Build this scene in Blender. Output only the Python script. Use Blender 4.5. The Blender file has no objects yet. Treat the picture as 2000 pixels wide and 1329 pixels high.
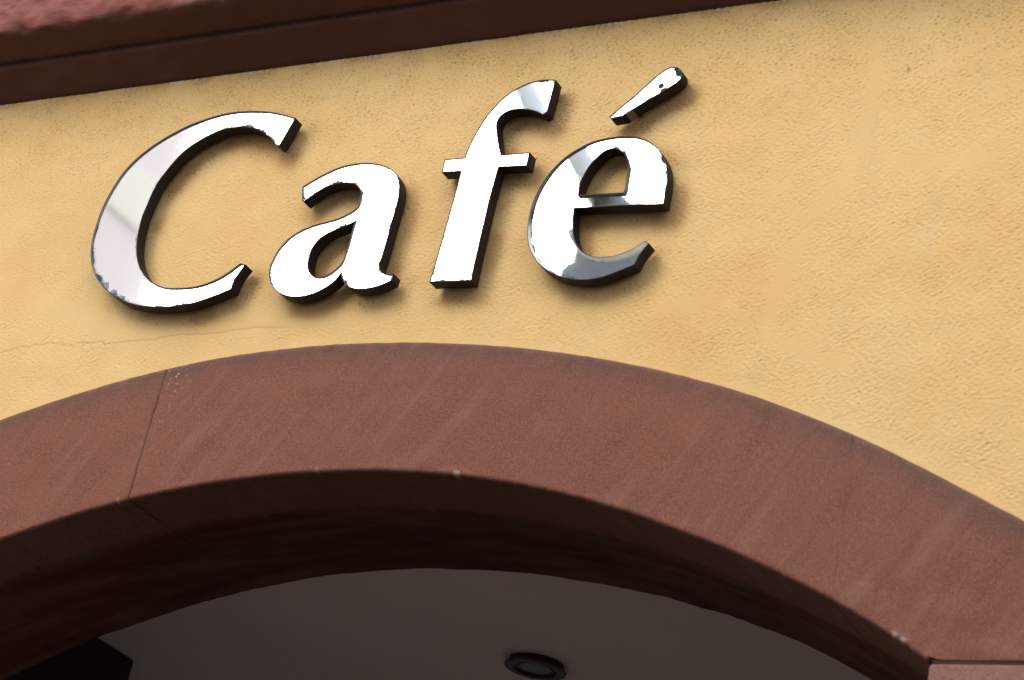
import bpy, bmesh, math, random
import numpy as np
from mathutils import Vector, Matrix
from mathutils.geometry import delaunay_2d_cdt

random.seed(7)
RNG = np.random.default_rng(11)
sc = bpy.context.scene
COL = sc.collection

# ------------------------------------------------------------------ camera
CAM = np.array([3.0, -4.3, 1.6])
RIGHT = np.array([0.870435, 0.455344, 0.187096])
UP = np.array([0.055098, -0.467782, 0.882125])
FWD = np.array([-0.48919, 0.757524, 0.432262])
FPX = 4652.3                      # focal length in pixels of the 2000 px wide photograph
cam = bpy.data.objects.new('camera', bpy.data.cameras.new('camera'))
COL.objects.link(cam)
cam.matrix_world = Matrix(((RIGHT[0], UP[0], -FWD[0], CAM[0]), (RIGHT[1], UP[1], -FWD[1], CAM[1]),
                           (RIGHT[2], UP[2], -FWD[2], CAM[2]), (0, 0, 0, 1)))
cam.data.sensor_width = 36.0
cam.data.lens = FPX / 2000.0 * 36.0
cam.data.clip_start = 0.05
cam.data.clip_end = 1000.0
cam.data.dof.use_dof = True
cam.data.dof.focus_distance = 6.45
cam.data.dof.aperture_fstop = 4.5
sc.camera = cam

# ------------------------------------------------------------------ light
SUN_FROM = Vector((-0.44, -0.72, 0.62)).normalized()
SUN_EL = math.asin(SUN_FROM.z)
SUN_ROT = math.atan2(SUN_FROM.x, SUN_FROM.y)
world = bpy.data.worlds.new('World')
sc.world = world
world.use_nodes = True
wn = world.node_tree.nodes
wl = world.node_tree.links
bg = wn['Background']
sky = wn.new('ShaderNodeTexSky')
sky.sky_type = 'NISHITA'
sky.sun_disc = False
sky.sun_elevation = SUN_EL
sky.sun_rotation = SUN_ROT
sky.air_density = 1.0
sky.dust_density = 4.0
hsv = wn.new('ShaderNodeHueSaturation')      # thin white overcast: the blue is mostly washed out
hsv.inputs['Saturation'].default_value = 0.22
wl.new(sky.outputs[0], hsv.inputs['Color'])
cloud = wn.new('ShaderNodeMix')               # even cloud deck over the clear sky
cloud.data_type = 'RGBA'
cloud.inputs['Factor'].default_value = 0.82
cloud.inputs[7].default_value = (8.6, 9.0, 9.5, 1)
wl.new(hsv.outputs[0], cloud.inputs[6])
wl.new(cloud.outputs[2], bg.inputs['Color'])
bg.inputs['Strength'].default_value = 0.15
sun = bpy.data.objects.new('sun', bpy.data.lights.new('sun', 'SUN'))
COL.objects.link(sun)
sun.data.energy = 1.5
sun.data.angle = math.radians(40)
sun.data.color = (1.0, 0.96, 0.9)
sun.rotation_euler = SUN_FROM.to_track_quat('Z', 'Y').to_euler()
sc.view_settings.view_transform = 'Standard'
sc.view_settings.look = 'None'
sc.view_settings.gamma = 1.0
sc.view_settings.exposure = 0.68
sc.view_settings.use_curve_mapping = False


# ------------------------------------------------------------------ helpers
def at(uv, y):
    """photograph pixels (N,2) -> points where those lines of sight meet the real plane y = const"""
    uv = np.atleast_2d(np.asarray(uv, float))
    d = (uv[:, :1] - 1000) / FPX * RIGHT - (uv[:, 1:2] - 664.5) / FPX * UP + FWD
    t = (y - CAM[1]) / d[:, 1]
    return CAM + d * t[:, None]


def fnoise(shape, step, wl_, seed, band=0.55):
    """band limited random field, unit variance; step and wavelength per axis in metres"""
    g = np.random.default_rng(seed).standard_normal(shape)
    f = np.fft.rfftn(g)
    q = np.zeros(f.shape)
    for ax, n in enumerate(shape):
        k = np.fft.fftfreq(n, step) if ax < len(shape) - 1 else np.fft.rfftfreq(n, step)
        sh = [1] * len(shape)
        sh[ax] = -1
        q = q + ((k * wl_[ax]) ** 2).reshape(sh)
    q = np.sqrt(q)
    f *= np.exp(-((q - 1) / band) ** 2) + 0.25 * np.exp(-(q / 0.6) ** 2)
    r = np.fft.irfftn(f, s=shape, axes=tuple(range(len(shape))))
    return (r - r.mean()) / r.std()


def tag(o, label=None, cat=None, group=None, kind=None):
    for k, v in (('label', label), ('category', cat), ('group', group), ('kind', kind)):
        if v:
            o[k] = v
    return o


def empty(name, loc, label=None, cat=None, group=None, kind=None):
    o = bpy.data.objects.new(name, None)
    o.location = loc
    o.empty_display_size = 0.1
    COL.objects.link(o)
    return tag(o, label, cat, group, kind)


def mesh(name, verts, faces, mat, parent=None, smooth=None, attrs=None):
    me = bpy.data.meshes.new(name)
    v = np.asarray(verts, float)
    if parent is not None:
        v = v - np.array(world_loc(parent))
    me.from_pydata(v.tolist(), [], [list(map(int, f)) for f in faces])
    if attrs:
        for k, a in attrs.items():
            at_ = me.attributes.new(k, 'FLOAT', 'POINT')
            at_.data.foreach_set('value', np.asarray(a, np.float32))
    if smooth is not None:
        me.shade_smooth()
        me.set_sharp_from_angle(angle=math.radians(smooth))
    me.materials.append(mat)
    o = bpy.data.objects.new(name, me)
    COL.objects.link(o)
    if parent is not None:
        o.parent = parent
    return o


def world_loc(o):
    p = Vector((0, 0, 0))
    while o is not None:
        p = p + o.location
        o = o.parent
    return p


def gridmesh(name, P, mat, parent=None, keep=None, attrs=None):
    """P: (n,m,3) quads, built fast"""
    n, m = P.shape[:2]
    idx = np.arange(n * m).reshape(n, m)
    q = np.stack([idx[:-1, :-1], idx[:-1, 1:], idx[1:, 1:], idx[1:, :-1]], -1).reshape(-1, 4)
    if keep is not None:
        q = q[keep.reshape(-1)]
    used = np.zeros(n * m, bool)
    used[q.reshape(-1)] = True
    remap = np.cumsum(used) - 1
    q = remap[q]
    V = P.reshape(-1, 3)[used]
    if parent is not None:
        V = V - np.array(world_loc(parent))
    me = bpy.data.meshes.new(name)
    me.vertices.add(len(V))
    me.vertices.foreach_set('co', V.astype(np.float32).reshape(-1))
    me.loops.add(q.size)
    me.loops.foreach_set('vertex_index', q.astype(np.int32).reshape(-1))
    me.polygons.add(len(q))
    me.polygons.foreach_set('loop_start', np.arange(0, q.size, 4, dtype=np.int32))
    me.update(calc_edges=True)
    me.validate()
    if attrs:
        for k, a in attrs.items():
            t = me.attributes.new(k, 'FLOAT', 'POINT')
            t.data.foreach_set('value', a.reshape(-1)[used].astype(np.float32))
    me.shade_smooth()
    me.materials.append(mat)
    o = bpy.data.objects.new(name, me)
    COL.objects.link(o)
    if parent is not None:
        o.parent = parent
    return o


def box(x0, x1, y0, y1, z0, z1):
    v = [(x, y, z) for x in (x0, x1) for y in (y0, y1) for z in (z0, z1)]
    f = [(0, 1, 3, 2), (4, 6, 7, 5), (0, 4, 5, 1), (2, 3, 7, 6), (0, 2, 6, 4), (1, 5, 7, 3)]
    return v, f


def boxobj(name, b, mat, parent=None, bevel=0.0):
    v, f = box(*b)
    o = mesh(name, v, f, mat, parent)
    if bevel:
        bm = bmesh.new()
        bm.from_mesh(o.data)
        bmesh.ops.bevel(bm, geom=bm.edges[:], offset=bevel, segments=3, affect='EDGES', profile=0.5)
        bm.to_mesh(o.data)
        bm.free()
        o.data.shade_smooth()
        o.data.set_sharp_from_angle(angle=math.radians(35))
    return o


# ------------------------------------------------------------------ materials
class NT:
    def __init__(self, name):
        self.m = bpy.data.materials.new(name)
        self.m.use_nodes = True
        self.t = self.m.node_tree
        self.b = self.t.nodes['Principled BSDF']
        self.tc = self.t.nodes.new('ShaderNodeTexCoord').outputs['Object']

    def node(self, ty, **kw):
        n = self.t.nodes.new(ty)
        for k, v in kw.items():
            if k.startswith('i_'):
                n.inputs[k[2:].replace('_', ' ')].default_value = v
            else:
                setattr(n, k, v)
        return n

    def link(self, a, b):
        self.t.links.new(a, b)

    def mapped(self, scale=(1, 1, 1), rot=(0, 0, 0)):
        n = self.node('ShaderNodeMapping')
        n.inputs['Scale'].default_value = scale
        n.inputs['Rotation'].default_value = rot
        self.link(self.tc, n.inputs['Vector'])
        return n.outputs[0]

    def streak(self, deg, across, along):
        n = self.node('ShaderNodeMapping')
        n.inputs['Rotation'].default_value = (0, math.radians(deg), 0)
        self.link(self.tc, n.inputs['Vector'])
        q = self.node('ShaderNodeMapping')
        q.inputs['Scale'].default_value = (across, 1, along)
        self.link(n.outputs[0], q.inputs['Vector'])
        return q.outputs[0]

    def noise(self, scale, detail=3, rough=0.55, vec=None, dist=0.0):
        n = self.node('ShaderNodeTexNoise', i_Scale=scale, i_Detail=detail, i_Roughness=rough, i_Distortion=dist)
        self.link(vec or self.tc, n.inputs['Vector'])
        return n.outputs['Fac']

    def ramp(self, fac, a, b, lo=(0, 0, 0, 1), hi=(1, 1, 1, 1)):
        n = self.node('ShaderNodeValToRGB')
        e = n.color_ramp.elements
        e[0].position, e[1].position = a, b
        e[0].color, e[1].color = lo, hi
        self.link(fac, n.inputs[0])
        return n.outputs[0]

    def mix(self, fac, a, b, mode='MIX'):
        n = self.node('ShaderNodeMix', data_type='RGBA', blend_type=mode)
        for s, v in ((n.inputs['Factor'], fac), (n.inputs[6], a), (n.inputs[7], b)):
            if hasattr(v, 'is_output'):
                self.link(v, s)
            elif isinstance(v, (int, float)):
                s.default_value = v
            else:
                s.default_value = (*v[:3], 1)
        return n.outputs[2]

    def math(self, op, a, b=0.0, c=None, clamp=False):
        n = self.node('ShaderNodeMath', operation=op, use_clamp=clamp)
        for s, v in zip(n.inputs, (a, b, c)):
            if v is None:
                continue
            if hasattr(v, 'is_output'):
                self.link(v, s)
            else:
                s.default_value = v
        return n.outputs[0]

    def attr(self, name):
        return self.node('ShaderNodeAttribute', attribute_name=name).outputs['Fac']

    def bump(self, h, strength, dist):
        n = self.node('ShaderNodeBump', i_Strength=strength, i_Distance=dist)
        self.link(h, n.inputs['Height'])
        self.link(n.outputs[0], self.b.inputs['Normal'])

    def out(self, color, rough=0.8, metal=0.0, spec=0.3):
        for k, v in (('Base Color', color), ('Roughness', rough), ('Metallic', metal), ('Specular IOR Level', spec)):
            s = self.b.inputs[k]
            if hasattr(v, 'is_output'):
                self.link(v, s)
            elif isinstance(v, (int, float)):
                s.default_value = v
            else:
                s.default_value = (*v[:3], 1)
        return self.m


def plain(name, c, rough=0.7, metal=0.0, var=0.12, scale=6, bump=0.3, bscale=120, bd=0.001, spec=0.3):
    t = NT(name)
    n = t.noise(scale, 5, 0.6)
    col = t.mix(n, [x * (1 - var) for x in c], [min(1, x * (1 + var)) for x in c])
    if bump:
        t.bump(t.noise(bscale, 4), bump, bd)
    return t.out(col, rough, metal, spec)


def mat_plaster():
    t = NT('ochre_plaster')
    big = t.noise(2.3, 4, 0.6)
    mid = t.noise(16, 5, 0.65)
    col = t.mix(t.ramp(big, 0.3, 0.7), (0.690, 0.434, 0.168), (0.745, 0.504, 0.233))
    col = t.mix(t.math('MULTIPLY', t.ramp(mid, 0.45, 0.8), 0.45), col, (0.75, 0.54, 0.265))
    # rain streaked greyish bloom
    st = t.noise(5, 4, 0.6, t.mapped((2.2, 1, 0.7)))
    col = t.mix(t.math('MULTIPLY', t.ramp(st, 0.52, 0.8), 0.25), col, (0.57, 0.445, 0.27))
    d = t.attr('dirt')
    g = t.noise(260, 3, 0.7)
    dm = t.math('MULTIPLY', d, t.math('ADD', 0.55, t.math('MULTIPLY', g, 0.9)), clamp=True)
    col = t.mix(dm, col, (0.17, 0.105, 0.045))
    col = t.mix(t.attr('warm_tint'), col, (0.33, 0.13, 0.03))  # orange tint: warm letter shadows in the colour, thin strip below the cornice
    col = t.mix(t.attr('fleck'), col, (0.62, 0.60, 0.58))
    h = t.math('ADD', t.noise(330, 3, 0.6), t.math('MULTIPLY', t.noise(120, 2, 0.5), 1.2))
    t.bump(h, 0.35, 0.0012)
    return t.out(col, 0.9, 0, 0.15)


def mat_sandstone(name, base=(0.178, 0.066, 0.043), vein=1.0):
    t = NT(name)
    big = t.noise(3.1, 5, 0.6)
    mid = t.noise(11, 5, 0.65, dist=0.4)
    b = np.array(base)
    col = t.mix(t.ramp(big, 0.3, 0.7), b * (0.86, 0.84, 0.86), b * (1.12, 1.16, 1.18))
    col = t.mix(t.math('MULTIPLY', t.ramp(mid, 0.5, 0.75), 0.4), col, b * (1.06, 0.92, 0.78))
    col = t.mix(t.math('MULTIPLY', t.ramp(t.noise(1.4, 3, 0.5), 0.42, 0.62), 0.4), col, b * (0.90, 1.08, 1.24))
    # bedding: pale mauve streaks that climb to the right
    v = t.noise(3.0, 5, 0.6, t.streak(-35, 6.0, 0.8), dist=0.35)
    col = t.mix(t.math('MULTIPLY', t.math('MULTIPLY', t.ramp(v, 0.52, 0.66), t.math('ADD', 0.3, t.ramp(t.noise(2.1, 2, 0.5), 0.35, 0.6))), 0.7 * vein), col, b * (1.28, 1.62, 1.95))
    v3 = t.noise(5.0, 3, 0.5, t.streak(-33, 7.0, 0.45), dist=0.25)
    col = t.mix(t.math('MULTIPLY', t.math('MULTIPLY', t.ramp(v3, 0.60, 0.68), t.ramp(t.noise(1.7, 2, 0.5), 0.45, 0.65)), 0.7 * vein), col, b * (1.4, 1.85, 2.2))
    v2 = t.noise(3.6, 4, 0.5, t.streak(-31, 5.5, 0.6), dist=0.3)
    col = t.mix(t.math('MULTIPLY', t.ramp(v2, 0.53, 0.63), 0.55 * vein), col, b * (0.8, 0.74, 0.78))
    # grain
    g = t.noise(210, 3, 0.85)
    col = t.mix(t.math('MULTIPLY', t.ramp(g, 0.4, 0.66), 0.95), col, b * (1.62, 1.85, 1.9))
    g2 = t.noise(260, 3, 0.75, t.mapped((1, 1, 1), (0.4, 0.3, 0.9)))
    col = t.mix(t.math('MULTIPLY', t.ramp(g2, 0.5, 0.68), 0.6), col, b * (0.45, 0.40, 0.40))
    # sooty grey weathering where water runs off the top edge
    e = t.math('MULTIPLY', t.attr('weather'), t.ramp(t.noise(26, 4, 0.65), 0.25, 0.6))
    col = t.mix(t.math('MULTIPLY', e, 0.6), col, (0.085, 0.062, 0.054))
    # darker red-brown tone on the inner part of the soffit
    col = t.mix(t.attr('dark_tone'), col, t.mix(t.ramp(t.noise(2.2, 5, 0.6, t.mapped((1.4, 6.5, 1.4))), 0.34, 0.75), (0.075, 0.017, 0.010), (0.165, 0.078, 0.038)))
    # pale mineral spots
    s = t.node('ShaderNodeTexVoronoi', i_Scale=75.0)
    t.link(t.tc, s.inputs['Vector'])
    sp = t.math('MULTIPLY', t.ramp(s.outputs['Distance'], 0.12, 0.3, (1, 1, 1, 1), (0, 0, 0, 1)), t.attr('spots'), clamp=True)
    col = t.mix(sp, col, (0.52, 0.42, 0.37))
    sg = t.noise(6.5, 2, 0.4)
    col = t.mix(t.math('MULTIPLY', t.attr('chip'), 0.9), col, (0.42, 0.36, 0.30))
    h = t.math('ADD', g, t.math('MULTIPLY', t.noise(60, 3), 1.5))
    t.bump(h, 0.3, 0.001)
    return t.out(col, 0.88, 0, 0.2)


def mat_cornice():
    t = NT('cornice_sandstone')
    n = t.noise(7, 5, 0.65)
    col = t.mix(t.ramp(n, 0.3, 0.7), (0.19, 0.046, 0.035), (0.24, 0.076, 0.061))
    p = t.noise(5, 4, 0.6, t.mapped((1.6, 1, 0.6)))
    col = t.mix(t.math('MULTIPLY', t.ramp(p, 0.55, 0.75), 0.5), col, (0.17, 0.095, 0.085))
    pa = t.noise(9, 3, 0.55, t.mapped((0.8, 2, 2)))
    col = t.mix(t.math('MULTIPLY', t.ramp(pa, 0.66, 0.74), 0.35), col, (0.22, 0.19, 0.13))
    # darker brown tone of the underside
    col = t.mix(t.attr('dark_tone'), col, t.mix(t.noise(6, 5), (0.088, 0.031, 0.018), (0.135, 0.055, 0.038)))
    h = t.math('ADD', t.noise(70, 4, 0.6), t.math('MULTIPLY', t.noise(45, 4, 0.6, t.mapped((0.35, 1, 1.6))), 1.4))
    t.bump(h, 0.32, 0.004)
    return t.out(col, 0.75, 0, 0.25)


def mat_mirror():
    t = NT('corroded_mirror')
    e = t.attr('edge')
    w = t.attr('wear')
    n = t.noise(270, 6, 0.78, dist=1.3)
    n2 = t.noise(36, 4, 0.6)
    # silver eaten from the rim inwards in ragged tongues
    m = t.math('ADD', t.math('MULTIPLY', t.math('SUBTRACT', n, 0.5), 4.4), t.math('MULTIPLY', t.math('SUBTRACT', n2, 0.5), 1.0))
    m = t.math('ADD', m, t.math('MULTIPLY', w, 1.25))
    m = t.math('SUBTRACT', m, t.math('MULTIPLY', e, 62.0))
    m = t.math('SUBTRACT', m, 0.08)
    core = t.math('MULTIPLY', m, 30.0, clamp=True)
    halo = t.math('MULTIPLY', t.math('ADD', m, 0.16), 2.0, clamp=True)
    gr = t.noise(400, 2, 0.7)
    dk = t.mix(gr, (0.012, 0.024, 0.030), (0.055, 0.085, 0.10))
    silver = t.mix(t.math('MULTIPLY', halo, t.math('MULTIPLY', gr, 0.5)), (0.93, 0.94, 0.945), (0.05, 0.075, 0.085))
    # lifted film: greyed silver
    film = t.math('MULTIPLY', t.math('SUBTRACT', t.math('ADD', t.attr('film'), t.math('MULTIPLY', t.math('SUBTRACT', t.noise(120, 5, 0.75), 0.5), 0.9)), 0.45), 12.0, clamp=True)
    silver = t.mix(film, silver, t.mix(gr, (0.17, 0.18, 0.24), (0.36, 0.37, 0.45)))
    col = t.mix(core, silver, dk)
    dust = t.math('ADD', t.math('MULTIPLY', t.ramp(t.noise(60, 6, 0.75), 0.45, 0.8), 0.02), t.math('ADD', t.math('MULTIPLY', t.attr('haze'), 0.02), 0.014))
    ro = t.math('ADD', t.math('ADD', t.math('MULTIPLY', core, 0.5), t.math('MULTIPLY', film, 0.35)), dust)
    met = t.math('SUBTRACT', t.math('SUBTRACT', 1.0, core), film, clamp=True)
    return t.out(col, ro, met, t.math('MULTIPLY', t.math('SUBTRACT', t.math('SUBTRACT', 1.0, core), film, clamp=True), 0.35))


M_PLASTER = mat_plaster()
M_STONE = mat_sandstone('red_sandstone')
M_JAMB = mat_sandstone('red_sandstone_jamb', (0.19, 0.085, 0.064), 0.7)
M_MORTAR = plain('dark_joint_mortar', (0.105, 0.052, 0.046), 0.95)
M_CORN = mat_cornice()
M_MIRROR = mat_mirror()
def mat_shell():
    t = NT('brown_black_enamel')
    col = t.mix(t.noise(30, 5), (0.009, 0.0055, 0.0055), (0.018, 0.011, 0.011))
    pl = t.math('MULTIPLY', t.math('SUBTRACT', t.math('ADD', t.attr('peel'), t.math('MULTIPLY', t.noise(130, 4), 0.5)), 0.78), 14.0, clamp=True)
    col = t.mix(pl, col, (0.17, 0.145, 0.095))
    t.bump(t.noise(300, 4), 0.25, 0.0004)
    return t.out(col, 0.5, 0, 0.22)


M_SHELL = mat_shell()
_t = NT('pale_lip_lining')
_c = _t.mix(_t.noise(60, 4), (0.80, 0.80, 0.73), (0.92, 0.92, 0.86))
_c = _t.mix(_t.ramp(_t.noise(75, 3, 0.6), 0.66, 0.72), _c, (0.45, 0.25, 0.12))      # rust stains
M_INNER = _t.out(_t.mix(_t.attr('pale'), (0.16, 0.17, 0.17), _c), 0.6)
M_LIP = plain('grey_lip_lining', (0.24, 0.26, 0.26), 0.5, 0, 0.2, 60, 0.2, 300, 0.0004)
M_STEEL = plain('rusty_spacer', (0.16, 0.08, 0.035), 0.7, 0.2, 0.4, 90)
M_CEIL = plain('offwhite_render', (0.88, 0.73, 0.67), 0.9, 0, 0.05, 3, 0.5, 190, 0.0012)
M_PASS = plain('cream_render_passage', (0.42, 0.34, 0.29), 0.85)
M_BRONZE = plain('dark_bronze', (0.045, 0.014, 0.008), 0.4, 0.3, 0.3, 40, 0.1)
M_LENS = NT('frosted_lens').out((0.10, 0.092, 0.07), 0.35, 0, 0.5)
M_PIER = plain('black_brown_timber', (0.032, 0.012, 0.009), 0.7)
M_STREET = plain('asphalt', (0.055, 0.052, 0.05), 0.9, 0, 0.25, 8, 0.5, 200, 0.003)
M_PALE = plain('pink_render', (0.80, 0.70, 0.68), 0.85, 0, 0.05, 1.0, 0.2)
M_CREAM = plain('cream_render', (0.84, 0.79, 0.68), 0.85, 0, 0.05, 1.0, 0.2)
M_SLATE = plain('grey_slate', (0.10, 0.105, 0.115), 0.6)
M_GABLE = plain('grey_stone', (0.15, 0.185, 0.215), 0.8)
M_POLE = plain('grey_pole_paint', (0.46, 0.52, 0.57), 0.5)
M_PANE = plain('window_glass', (0.03, 0.035, 0.04), 0.08, 0, 0.1, 2, 0)

# ------------------------------------------------------------------ street and sky-side setting
GX0, GX1, GY0, GY1 = -300, 300, -300, 300
st = mesh('street', [(GX0, GY0, 0), (GX1, GY0, 0), (GX1, GY1, 0), (GX0, GY1, 0)], [(0, 1, 2, 3)], M_STREET)
tag(st, kind='structure')

# ------------------------------------------------------------------ arch curves (x, z on the wall plane)
ACX, ACZ = -0.242114, 0.785795
R_EXT, R_INT, DEPTH = 3.282362, 2.930837, 0.587
Z_SPRING = 3.25
EXT_PX = [(0, 824), (120.4, 782.8), (210.7, 755), (325, 726.5), (400, 708.4), (489, 690.6), (565, 681.4), (638, 678.5), (698, 675.5), (800, 676), (908, 674.7), (1000, 680.6), (1071, 688), (1138, 696), (1200, 705.5), (1256, 717.6), (1350, 740), (1426, 763.5), (1501, 788.4), (1600, 824.7), (1713, 869.6), (1769, 897), (1863, 948.6), (1957, 995.7), (2000, 1020)]
INT_PX = [(0, 1058), (60, 1038.6), (135, 1011.5), (250, 980), (331, 963.4), (400, 950.2), (508, 933.8), (617, 925.7), (698, 923), (800, 926), (935, 936.5), (1044, 955.5), (1125, 974.5), (1200, 995), (1313, 1035.6), (1426, 1077), (1600, 1163), (1713, 1225), (1799, 1285)]
BACK_PX = [(194, 1245), (290, 1208), (403, 1177.6), (500, 1152.7), (581, 1133), (661, 1121), (742, 1113), (823, 1111.4), (903, 1113), (1000, 1120), (1150, 1138), (1250, 1155), (1375, 1185), (1465, 1216), (1560, 1256), (1650, 1302), (1707, 1329)]


def radial(px, y, R0, deg):
    P = at(px, y)
    ph = np.arctan2(P[:, 0] - ACX, P[:, 2] - ACZ)
    r = np.hypot(P[:, 0] - ACX, P[:, 2] - ACZ)
    lo, hi = ph.min(), ph.max()
    c = np.polynomial.chebyshev.Chebyshev.fit(ph, r - R0, deg, domain=[lo, hi])

    def f(p):
        p = np.asarray(p, float)
        q = np.clip(p, lo, hi)
        fade = np.exp(-((p - q) / 0.12) ** 2)
        return R0 + c(q) * fade
    return f


r_ext = radial(EXT_PX, 0.0, R_EXT, 6)
r_int = radial(INT_PX, 0.0, R_INT, 7)
r_back = radial(BACK_PX, DEPTH, R_INT, 5)

# ------------------------------------------------------------------ letters: outlines traced on the front plane
Y_BACK, Y_FRONT = -0.014, -0.049
K = 1                                                    # corner flag
OUT = {}
OUT['C'] = [[(577, 230.5, K), (551.6, 223.1), (524.5, 218.1), (492, 216.8), (461.3, 218.4), (434.2, 223.1), (407.1, 230.7), (367.7, 245.1), (340.6, 258.7), (313.5, 274.4), (286.4, 293), (261.1, 314.7), (239.5, 338.1), (221.4, 365.2), (207, 390.5), (195.2, 416.7), (186.5, 443), (181.2, 462), (177.5, 481.3), (176.8, 501.1), (179, 517.4), (185.3, 537.2), (197.9, 557.1), (216, 574.3), (235.8, 586.9), (259.3, 594.6), (286.4, 599.2), (313.5, 600.5), (340.6, 598.9), (366, 595), (382.6, 590.8), (405.2, 583.3), (427.7, 575), (451.1, 565.2, K), (457.8, 549.4), (466.9, 533.6), (479.7, 517.1, K), (469.1, 514.0, K), (457.8, 522.4), (442.8, 533.6), (424.7, 544.2), (405.2, 552.5), (382.6, 559.2), (349.6, 562.5), (322.5, 561.6), (300.9, 553.5), (286.4, 541.8), (275.6, 526.4), (269.3, 508.4), (267.3, 486.7), (269.3, 463.2), (273.8, 439.7), (279.5, 420), (286.4, 404.1), (296.3, 380.6), (309.9, 355.3), (326.1, 333.6), (346, 310.2), (367.7, 290.3), (398.1, 270.4), (419.7, 259.6), (441.4, 252.4), (464.9, 248.8), (488.3, 249.7), (510, 256.9), (526.3, 268.6), (538.5, 283.2, K), (545.2, 285.4, K)]]
OUT['a'] = [[(590.3, 364.7, K), (615.1, 349.7), (637.7, 337.6), (660.3, 327.8), (682.9, 321.5), (705.4, 318.5), (728, 318.8), (747.5, 322.9), (764.1, 330.8), (773.1, 339.9), (778.6, 351.2), (780.2, 367.7), (778.4, 385.8), (773.8, 404.5), (767.2, 428), (760, 453.5), (752.2, 481), (745.6, 503), (740.9, 517.5), (743, 527), (749.7, 533.8), (757.9, 535.8), (768.5, 534.3, K), (764.4, 548.4, K), (748.4, 555.5), (728.1, 562), (707.7, 565), (691.5, 564.3), (680.6, 560.2), (672.5, 553.5), (667.8, 544.6), (665.4, 534.8, K), (654.5, 547.9), (637.9, 560.7), (619.9, 570.5), (600.3, 577.3), (580.7, 580.3), (562.7, 579.2), (547.6, 573.5), (534.8, 563), (527.3, 550.2), (525, 534.4), (527.3, 519.3), (534.1, 504.3), (543.1, 488.5), (555.1, 474.2), (570.2, 460.6), (585.2, 451.6), (603.3, 443.3), (621.4, 437.3), (639.4, 432.5), (657, 427.6), (675.3, 419.6), (688.9, 412.1), (697.9, 403.8), (703.2, 391.8), (704.4, 378.2), (700.9, 368.5), (693.4, 360.9), (682.9, 357.9), (667.8, 357.9), (648.2, 361.7), (630.2, 369.2), (612.1, 380.5), (600.1, 389.5), (593.3, 394.8, K), (589.3, 391.8, K)],
            [(692.8, 433.2, K), (687.6, 450.1), (681.6, 472.7), (675.5, 492.2), (668, 511.8), (657.5, 523.8), (645.4, 533.6), (633.4, 539.6), (621.4, 541.6), (612.3, 539.6), (604.1, 530.6), (601.5, 519.3), (603.3, 504.3), (607.8, 489.2), (616.8, 474.9), (628.9, 463.6), (645.4, 453.9), (665, 445.6), (680.1, 439.6)]]
OUT['f'] = [[(1085.2, 155.9, K), (1063.2, 155.6), (1044.2, 158.7), (1023.4, 165.6), (1004.4, 175.5), (985.4, 189.3), (968.1, 205.8), (952.5, 223.9), (938.6, 243.8), (924.8, 268.1), (914.4, 289.7), (907.1, 308.2, K), (868.2, 311.3, K), (862.5, 336.9, K), (899.7, 334.7, K), (890.5, 370), (882.1, 400.2), (865.1, 460.3), (850.1, 513), (838.2, 551.5, K), (920.6, 548.4, K), (929.1, 505.5), (944.1, 441.5), (957.3, 385.1), (973.6, 326.9, K), (1028.6, 323.8, K), (1034.7, 297.5, K), (978.4, 302.3, K), (974.1, 281.9), (971.2, 261.1), (970.1, 243.8), (974.1, 231.7), (983.6, 222.2), (997.5, 215.6), (1013, 213.5), (1030.4, 214.4), (1044.2, 217.5), (1059.8, 224.3, K), (1068.4, 219.6, K)]]
OUT['accent'] = [[(1189.8, 228.5, K), (1215.1, 206.5), (1237.7, 187.9), (1260.3, 167.6), (1282.9, 147.2), (1299.8, 135.7), (1311.1, 130.9), (1321.2, 131.2), (1329.1, 135.4), (1332.5, 142.7), (1330.8, 151.8), (1324.6, 159.7), (1311.1, 168.7), (1294.2, 179.4), (1271.6, 192.4), (1249, 205.9), (1228.7, 218.9), (1216.5, 226.8, K), (1193.7, 231.3, K)]]
OUT['e'] = [[(1295.8, 399, K), (1299.8, 374.9), (1303.3, 355.3), (1304, 340.3), (1301.8, 322.2), (1296.5, 307.2), (1287.5, 292.9), (1275.4, 281.6), (1260.4, 272.6), (1245.3, 267.8), (1227.3, 265.8), (1207.7, 266.6), (1185.1, 269.6), (1157, 276.8), (1131.4, 289.1), (1110.3, 301.9), (1090.7, 318.5), (1074.2, 336.5), (1059.1, 357.6), (1047.8, 377.9), (1039.6, 398.2), (1033.5, 420.1), (1030.4, 441), (1029.9, 463.2), (1032.9, 482.1), (1040.3, 499.7), (1052.5, 516), (1067.4, 528.2), (1087.7, 538.4), (1108.1, 544.5), (1131.1, 547.2), (1157, 545.8), (1180.9, 540.3), (1201.2, 532.9), (1220.2, 525.4), (1239.2, 517.3, K), (1248.6, 499.7), (1267.6, 475.3, K), (1259.5, 470.6, K), (1247.3, 478.7), (1231, 488.2), (1214.8, 494.9), (1198.5, 499.7), (1180.9, 501.7), (1163.3, 501.7), (1149.8, 498.3), (1137.6, 491.6), (1128.1, 480.4), (1122.3, 466), (1119.8, 448), (1119.6, 430.6), (1121.6, 407.3, K), (1140, 406.2), (1215.2, 402), (1267.9, 400.2)],
            [(1129.4, 380.6, K), (1132.9, 361.4), (1140.4, 343.3), (1152.4, 323.7), (1167.5, 306.4), (1182.5, 295.1), (1198.5, 290.9), (1212.2, 295.9), (1221.3, 304.2), (1225.5, 316.2), (1226.1, 331.3), (1222.8, 352.3), (1219.5, 371.9), (1217.5, 375.7, K), (1185.1, 377.6), (1140, 379.9)]]
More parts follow.
